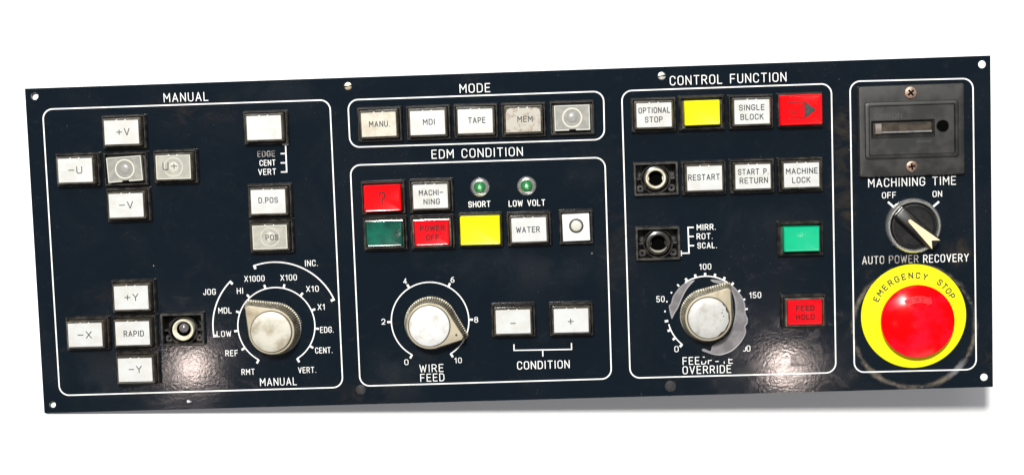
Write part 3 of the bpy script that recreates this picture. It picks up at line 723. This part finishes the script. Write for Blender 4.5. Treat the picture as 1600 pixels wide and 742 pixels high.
# ---------------------------------------------------------------- pointer knobs
def teardrop(r, tip, z, n=60, flute=0., blunt=1.0, nf=74):
    """circle of radius r with two tangents to a blunt tip on +x"""
    a = math.acos(r / tip); pts = []
    for i in range(n + 1):
        t = a + (2 * math.pi - 2 * a) * i / n; pts.append(Vector((r * math.cos(t), r * math.sin(t))))
    e = pts[-1]; tipb = Vector((tip, -blunt)); m_ = 14
    for i in range(1, m_): pts.append(e.lerp(tipb, i / m_))
    pts += [tipb, Vector((tip + .15, 0)), Vector((tip, blunt))]
    for i in range(1, m_): pts.append(Vector((tip, blunt)).lerp(pts[0], i / m_))
    per = [0]
    for i in range(len(pts)): per.append(per[-1] + (pts[(i + 1) % len(pts)] - pts[i]).length)
    N_ = nf * 4; out = []; j = 0
    for k_ in range(N_):
        s = per[-1] * k_ / N_
        while per[j + 1] < s: j += 1
        p = pts[j].lerp(pts[(j + 1) % len(pts)], (s - per[j]) / max(1e-6, per[j + 1] - per[j]))
        d = (pts[(j + 1) % len(pts)] - pts[j]).normalized()
        nn = Vector((d.y, -d.x))
        off = -flute if k_ % 4 in (0, 1) else 0.
        p = p + nn * off
        out.append((p.x, p.y, z))
    return out
def knob(px, py, ang, label, tip=19.4, cap='alu_cap', dot=False):
    ztop = 13.5; x, y = P(px, py, ztop)
    k_ = MB()
    k_.loft([teardrop(14.3, tip + 1.7, .6, flute=0), teardrop(14.3, tip + 1.7, 1.1, flute=0), teardrop(14.2, tip + 1.6, 1.2, flute=.85), teardrop(12.75, tip - .1, 10.9, flute=.85),
             teardrop(12.5, tip - .4, 11.5, flute=.2), teardrop(12.2, tip - .9, 11.9), teardrop(11.4, tip - 2, 12.0), ], cap1=True, ms=[1, 1, 1, 1, 0, 0])
    k_.m[-1] = 0
    b = k_.build('pointer_knob', ['alu', 'alu_side'], panel, (x, y, 0), R(ang), smooth=28, label=label)
    q = MB(); lathe(q, [(11.35, 11.9), (11.35, 12.12), (10.7, 12.12)], 64, cap1=False); q.build('cap_gap', 'gap', b)
    q = MB(); lathe(q, [(10.9, 11.8), (10.9, 13.0), (10.7, 13.35), (10.3, 13.5), (6, 13.52), (2, 13.52)], 64); q.build('knob_cap', cap, b)
    if dot:
        q = MB(); q.loft([circ(.65, 11.99, 16, tip - 4.2, .4), circ(.6, 12.07, 16, tip - 4.2, .4)], cap1=True); q.build('pointer_dot', 'gap', b)
    return b
knob(423.2, 518.4, 133, 'silver pointer knob turned to the upper left on the MANUAL dial', cap='cap_dirty')
knob(670.5, 509.6, -22, 'silver pointer knob turned to the lower right on the WIRE FEED dial', cap='cap_bright', dot=True)
kf = knob(1107.3, 497, 53.5, 'silver pointer knob turned to the upper right on the FEEDRATE OVERRIDE dial')

for a0, a1, r0, r1 in ((-118, -92, 10.0, 10.85), (-92, -70, 10.35, 10.85), (-62, -40, 10.45, 10.85), (-40, -22, 9.9, 10.85), (-20, -6, 10.3, 10.85), (-50, -44, 7.6, 8.3), (-36, -30, 7.2, 7.9), (-26, -22, 8.2, 8.7)):
    q = MB(); n_ = 8; L1 = []
    for i in range(n_ + 1):
        a = R(a0 + (a1 - a0) * i / n_ + 0); rr0 = r1 - (r1 - r0) * math.sin(math.pi * (i + .3) / (n_ + .6)) * random.uniform(.7, 1.1)
        L1.append([(r1 * math.cos(a), r1 * math.sin(a), 13.1 if r1 > 10.7 else 13.53), (r1 * math.cos(a), r1 * math.sin(a), 13.40 if r1 > 10.7 else 13.56), (rr0 * math.cos(a), rr0 * math.sin(a), 13.56), (rr0 * math.cos(a), rr0 * math.sin(a), 13.4)])
    q.loft(L1, cap0=True, cap1=True); q.build('worn_patch', 'gap', kf, rz=R(0))
# grey adhesive left round the feed knob
def patch(pts, z1=.35, name='adhesive_residue'):
    pp = [P(1000 + a / 3.375, 400 + b / 3.375) for a, b in pts]
    pp = list(reversed(pp))
    # smooth closed outline
    n = len(pp); out = []
    for i in range(n):
        p0, p1, p2, p3 = (Vector(pp[(i + d) % n]) for d in (-1, 0, 1, 2))
        for t in (0, .33, .66):
            t2, t3 = t * t, t * t * t
            out.append(.5 * ((2 * p1) + (-p0 + p2) * t + (2 * p0 - 5 * p1 + 4 * p2 - p3) * t2 + (-p0 + 3 * p1 - 3 * p2 + p3) * t3))
    c = sum((q for q in out), Vector((0, 0))) / len(out)
    nn = []
    N_ = len(out)
    for i in range(N_):
        d = (out[(i + 1) % N_] - out[i - 1]).normalized(); nn.append(Vector((-d.y, d.x)))
    area = sum(out[i].x * out[(i + 1) % N_].y - out[(i + 1) % N_].x * out[i].y for i in range(N_))
    sg = 1 if area > 0 else -1
    b = MB()
    loops = [[(p.x - c.x, p.y - c.y, .06) for p in out], [(p.x + sg * q.x * .25 - c.x, p.y + sg * q.y * .25 - c.y, z1) for p, q in zip(out, nn)],
             [(p.x + sg * q.x * .6 - c.x, p.y + sg * q.y * .6 - c.y, z1 * .75) for p, q in zip(out, nn)]]
    if area < 0: loops = [list(reversed(l)) for l in loops]
    b.loft(loops, ms=[1, 1])
    last = loops[-1]
    tr = tessellate_polygon([[Vector(p) for p in last]])
    o_ = len(b.v); b.v += last
    for t in tr:
        a_, b_, c_ = (Vector(last[i]) for i in t)
        t = list(t) if (b_ - a_).cross(c_ - a_).z > 0 else list(reversed(t))
        b.f.append([o_ + i for i in t]); b.m.append(0)
    b.build(name, ['glue', 'glue_edge'], panel, (c.x, c.y, 0), smooth=60, label='dried grey adhesive beside the feed knob')
patch([(372, 124), (405, 126), (450, 135), (488, 155), (520, 188), (545, 225), (556, 262), (557, 300), (568, 330), (566, 356), (555, 372), (560, 400), (545, 436), (520, 470), (490, 497),
       (455, 514), (420, 523), (385, 519), (352, 508), (330, 500), (326, 492), (340, 488), (372, 500), (382, 470), (420, 448), (455, 425), (480, 390), (496, 340), (503, 290), (498, 230), (478, 180), (430, 150), (385, 138)])
patch([(290, 127), (262, 132), (225, 150), (195, 180), (172, 215), (163, 250), (152, 262), (158, 300), (168, 332), (182, 305), (203, 270), (222, 225), (245, 180), (270, 148)])

# ---------------------------------------------------------------- hour counter
x, y = P(1424.5, 204, 3.5)
W_, H_ = 54.6, 47.2
b = MB()
b.loft([rr(W_ + 1.6, H_ + 1.2, 1.2, .02), rr(W_ + .8, H_ + .6, 1.2, 3.2), rr(W_, H_, 1.0, 3.9), rr(W_ - 1, H_ - 1, .8, 4.0),
        rr(49.4, 30.2, 1.6, 4.0, cy=.4), rr(48.8, 29.6, 1.5, 5.0, cy=.4), rr(47.6, 28.4, 1.2, 5.2, cy=.4), rr(45.4, 26.4, .8, 5.2, cy=.4), rr(44.2, 25.4, .6, 3.9, cy=.4),
        rr(33.5, 9.6, .3, 3.9, cx=-4.6, cy=.9), rr(30.6, 6.6, .3, 1.7, cx=-4.6, cy=1.5), rr(30.4, 6.4, .2, .6, cx=-4.6, cy=1.5)], cap1=True)
hc = b.build('hour_counter', 'counter', panel, (x, y, 0), smooth=25, label='charcoal hour counter with a narrow window')
def cxy(px, py, h): a_, b_ = P(px, py, h); return a_ - x, b_ - y
wx, wy = cxy(1416.5, 200.2, 2)
q = MB(); q.loft([rr(26.2, 4.9, .2, .6), rr(26.2, 4.9, .2, 2.0), rr(25.6, 4.3, .2, 2.3)], cap1=True); q.build('counter_window', 'display', hc, (wx, wy, 0))
q = MB(); q.loft([rr(26.4, 1.0, .1, 1.0), rr(26.4, 1.0, .1, 2.6), rr(26.2, .5, .1, 2.8)], cap1=True); q.build('window_ledge', 'counter_edge', hc, (wx, wy - 2.0, 0))
wx, wy = cxy(1372, 201.5, 2)
q = MB()
q.loft([[(-1.6, yy, 2.6 + .9 * math.cos((yy) / 2.7 * 1.3)), (1.6, yy, 2.6 + .9 * math.cos(yy / 2.7 * 1.3)), (1.6, yy, .6), (-1.6, yy, .6)][::-1] for yy in [-2.7 + .54 * i for i in range(11)]], cap0=True, cap1=True)
q.build('counter_wheel', 'wheel', hc, (wx, wy, 0))
wx, wy = cxy(1473, 197, 3.9)
q = MB(); lathe(q, [(3.25, 3.92), (3.2, 4.0), (3.0, 4.02)], 36); q.build('adjuster_hole', 'dark', hc, (wx, wy, 0))  # black disc painted for the shade in the hole
q = MB(); lathe(q, [(3.5, 3.92), (3.4, 4.12), (3.2, 4.12), (3.1, 3.95)], 36, cap1=False); q.build('adjuster_rim', 'housing', hc, (wx, wy, 0))
wx, wy = cxy(1388.5, 181.5, 3.9)
k = Ink(.34, z=3.95); k.text('OMRON', 0, 0, 14.2, 2.9, gap=.34); k.build('embossed_lettering', 'counter_emboss', hc, (wx, wy, 0), smooth=0)
wx, wy = cxy(1443, 221, 3.9)
k = Ink(.3, z=3.95)
for i in range(6): k.ribbon([(-3.6 + i * 1.35, -.5), (-3.2 + i * 1.35, .5), (-2.7 + i * 1.35, -.2)])
k.build('rubbed_mark', 'counter_emboss', hc, (wx, wy, 0), smooth=0)
def cross_screw(px, py, r, ang):
    x_, y_ = P(px, py, 5)
    q = MB(); lathe(q, [(r, 4.0), (r, 4.5), (r * .9, 5.0), (r * .6, 5.25), (r * .2, 5.3)], 36); s = q.build('screw', 'rusty', panel, (x_, y_, 0), R(ang), label='rust-speckled cross-head screw on the hour counter')
    q = MB()
    for w_, h_, dz in ((r * 1.15, r * .3, 0), (r * .3, r * 1.15, .01)):
        q.loft([rr(w_, h_, .1, 5.15 + dz), rr(w_, h_, .1, 5.34 + dz)], cap1=True)
    q.build('cross_slot', 'dark', s)
cross_screw(1423.2, 145.2, 3.35, 40); cross_screw(1424.8, 260.3, 3.1, 8)
# plate screws
x_, y_ = P(1537.5, 589); q = MB(); lathe(q, [(2.0, -TH), (2.0, -.25), (1.7, -.05), (.4, .0)], 28); q.build('hole_white_disc', 'bright', panel, (x_ + .05, y_ - .02, 0), label='white disc standing for the bright table behind the lower corner hole')  # added disc, its white stands for the bright table seen through the open hole
def slot_screw(px, py, r, ang, m, label):
    x_, y_ = P(px, py, .6)
    q = MB(); lathe(q, [(r, .02), (r, .35), (r * .85, .7), (r * .4, .85), (r * .1, .87)], 32); s = q.build('screw', m, panel, (x_, y_, 0), R(ang), label=label)
    q = MB(); q.loft([rr(r * 1.9, r * .3, .05, .4), rr(r * 1.9, r * .3, .05, .9)], cap1=True); q.build('screw_slot', 'dark', s)
slot_screw(543.6, 135, 2.15, 8, 'brass', 'dull brass slotted screw above the MODE frame')
slot_screw(1034, 119, 2.15, 4, 'steel', 'pale slotted screw beside the words CONTROL FUNCTION')
for px, py, r in ((563.8, 608.5, 2.2), (1047.6, 603, 2.5)):
    x_, y_ = P(px, py)
    q = MB(); lathe(q, [(r + .5, .01), (r + .3, .12), (r, .12), (r * .97, .35), (r * .6, .5), (r * .1, .52)], 32)
    q.build('screw_plug', 'screw_black', panel, (x_, y_, 0), label='flat dark plug in the lower edge of the plate')

# ---------------------------------------------------------------- selector switch
x, y = P(1428.6, 353.4, 4)
q = MB(); lathe(q, [(14.7, .02), (14.7, 2.2), (14.3, 3.6), (13.6, 4.4), (12.9, 4.4), (12.4, 3.6), (12.2, 1.6)], 80, cap1=False)
sw = q.build('selector_switch', 'chrome', panel, (x, y, 0), label='chrome-ringed black selector with a beige pointer turned to the lower right')
q = MB(); lathe(q, [(12.2, 1.5), (12.0, 3.4), (11.6, 3.9), (10.6, 4.0), (10.3, 3.3), (5, 3.2)], 64); q.build('switch_disc', 'black_gloss', sw)
q = MB()
q.loft([rr(26.4, 8.0, 1.5, 3.0, cx=1.0), rr(26.4, 7.4, 1.5, 9.0, cx=1.0), rr(25.8, 6.6, 1.3, 9.8, cx=1.0), rr(25, 5.8, 1.0, 10.0, cx=1.0)], cap1=True)
lv = q.build('lever', 'black_gloss', sw, rz=R(-43.5))
q = MB(); c_ = [(13.9, 3.1), (-5.0, .95), (-5.7, .4), (-5.7, -.4), (-5.0, -.95), (13.9, -3.1), (11.0, 0)]
# arrow with a notched tail: two halves
h1 = [(13.9, 3.1), (-5.2, .85), (-5.8, 0), (10.6, 0)]; h2 = [(13.9, -3.1), (10.6, 0), (-5.8, 0), (-5.2, -.85)]
for h_ in (h1, h2):
    q.loft([[(a_, b_, 9.95) for a_, b_ in h_], [(a_, b_, 10.25) for a_, b_ in h_]], cap1=True)
q.build('pointer', 'beige', lv, smooth=0)

# ---------------------------------------------------------------- emergency stop
x, y = P(1427.7, 493.9, 1.2)
q = MB(); lathe(q, [(27.9, .02), (27.9, .9), (27.5, 1.3), (20, 1.35), (14, 1.35)], 96)
es = q.build('emergency_stop', 'ring_yellow', panel, (x, y, 0), label='red mushroom emergency stop on its yellow ring')
k = Ink(.62, z=1.42); k.arc_text('EMERGENCY', 64 * PXMM, 153.5, 73.5, 3.3, 2.85); k.arc_text('STOP', 66 * PXMM, 52, 27, 3.3, 2.85)
k.build('lettering', 'ink', es, smooth=0)
k = Ink(.3, z=1.42)
for a_ in (-2, -6, 3): k.ribbon([(25.4 * math.cos(R(a_)), 25.4 * math.sin(R(a_))), (25.5 * math.cos(R(a_ + 1.4)), 25.5 * math.sin(R(a_ + 1.4)))])
k.build('rubbed_mark', 'ink_grey', es, smooth=0)
q = MB(); lathe(q, [(15.2, 1.3), (15.2, 2.4), (13.6, 3.0), (12.6, 4.6), (16.5, 5.2)], 64, cap1=False); q.build('neck', 'black_gloss', es)
def dome_z(r): return 12.6 + (math.sqrt(max(0, 44.0 ** 2 - r * r)) - math.sqrt(44.0 ** 2 - 19.0 ** 2))
q = MB(); n_ = 192
loops = []
for r_, z_, s_ in ((16.0, 9.4, 0), (18.9, 9.4, 0), (19.5, 10.1, 1), (19.5, 11.9, 1), (19.25, 12.35, 0), (19.0, 12.6, 0)):
    loops.append([((r_ - (.16 if s_ and i % 2 else 0)) * math.cos(2 * math.pi * i / n_), (r_ - (.16 if s_ and i % 2 else 0)) * math.sin(2 * math.pi * i / n_), z_) for i in range(n_)])
for r_ in (18.5, 17.5, 16, 14, 12, 10, 8, 6, 4, 2, .5): loops.append(circ(r_, dome_z(r_), n_))
q.loft(loops, cap1=True); dm = q.build('mushroom_head', 'dome_red', es, (.8, -1.9, -4.2), smooth=40)
# turn-to-reset arrow, slightly proud of the dome
def on_dome(r, a, dz): return (r * math.cos(R(a)), r * math.sin(R(a)), dome_z(r) + dz)
q = MB(); n_ = 18; A0, A1 = 124, 66
for i in range(n_):
    a, c = A0 + (A1 - A0) * i / n_, A0 + (A1 - A0) * (i + 1) / n_
    q.add([on_dome(10.6, a, .10), on_dome(10.6, c, .10), on_dome(12.3, c, .10), on_dome(12.3, a, .10), on_dome(14.0, c, .10), on_dome(14.0, a, .10)], [[0, 1, 2, 3], [3, 2, 4, 5]])
q.add([on_dome(9.6, 65.5, .1), on_dome(12.2, 55, .1), on_dome(15, 65.5, .1), on_dome(12.3, 65.5, .1)], [[0, 1, 3], [3, 1, 2]])
q.build('reset_arrow', 'dome_mark', dm, smooth=60)
q = Ink(.36, z=0); q.arc_text('RESET', 12.3, 116, 82, 2.3, 1.9)
q.v = [(a_, b_, dome_z(math.hypot(a_, b_)) + .16 + c__) for a_, b_, c__ in q.v]
q.build('lettering', 'ink_red_faint', dm, smooth=0)

# ---------------------------------------------------------------- small damage
def chip(px, py, rr_, m='chip', sx=1., name='paint_chip'):
    x_, y_ = P(px, py); n_ = 9
    q = MB(); lp = []
    for i in range(n_):
        a = 2 * math.pi * i / n_; d = rr_ * PXMM * random.uniform(.55, 1.15); lp.append((d * sx * math.cos(a), d * math.sin(a), .03))
    q.add(lp, [list(range(n_))]); q.build(name, m, panel, (x_, y_, 0), smooth=0)
chip(294, 626.5, 2.3, sx=1.2); chip(298, 627, 1.2)
for a in ((105, 197, .9), (1311, 124, .8), (872, 118, .7), (1330, 228, 1.1), (925, 396, 1.6), (1327, 234, 1.0), (1525, 530, .9), (1270, 611, .9), (1002, 615, .8), (240, 415, .8), (873, 485, .8)):
    chip(*a, m='dust' if random.random() < .5 else 'beige')
# ---------------------------------------------------------------- what the plate rests on
def gap_at(x_): return GAP_L + (GAP_R - GAP_L) * (x_ + HW) / (2 * HW)
for px, py, w_, h_ in ((1427, 494, 30, 30), (1428, 353, 24, 24), (1424, 204, 44, 34), (1105, 492, 22, 22), (672, 505, 22, 22)):
    x_, y_ = P(px, py); d_ = gap_at(x_ + w_ / 2 * -1) + TH - 1.0 + TH * 0
    d_ = gap_at(x_ - w_ / 2) - .3
    q = MB(); q.loft([rr(w_, h_, 1.5, -TH - .02), rr(w_, h_, 1.5, -TH - d_)], cap0=True, cap1=True)
    q.build('switch_body', 'body', panel, (x_, y_, 0))
for o in list(scn.collection.objects):
    if o.type == 'MESH' and o.data.users == 0: pass
print('objects', len(scn.objects))
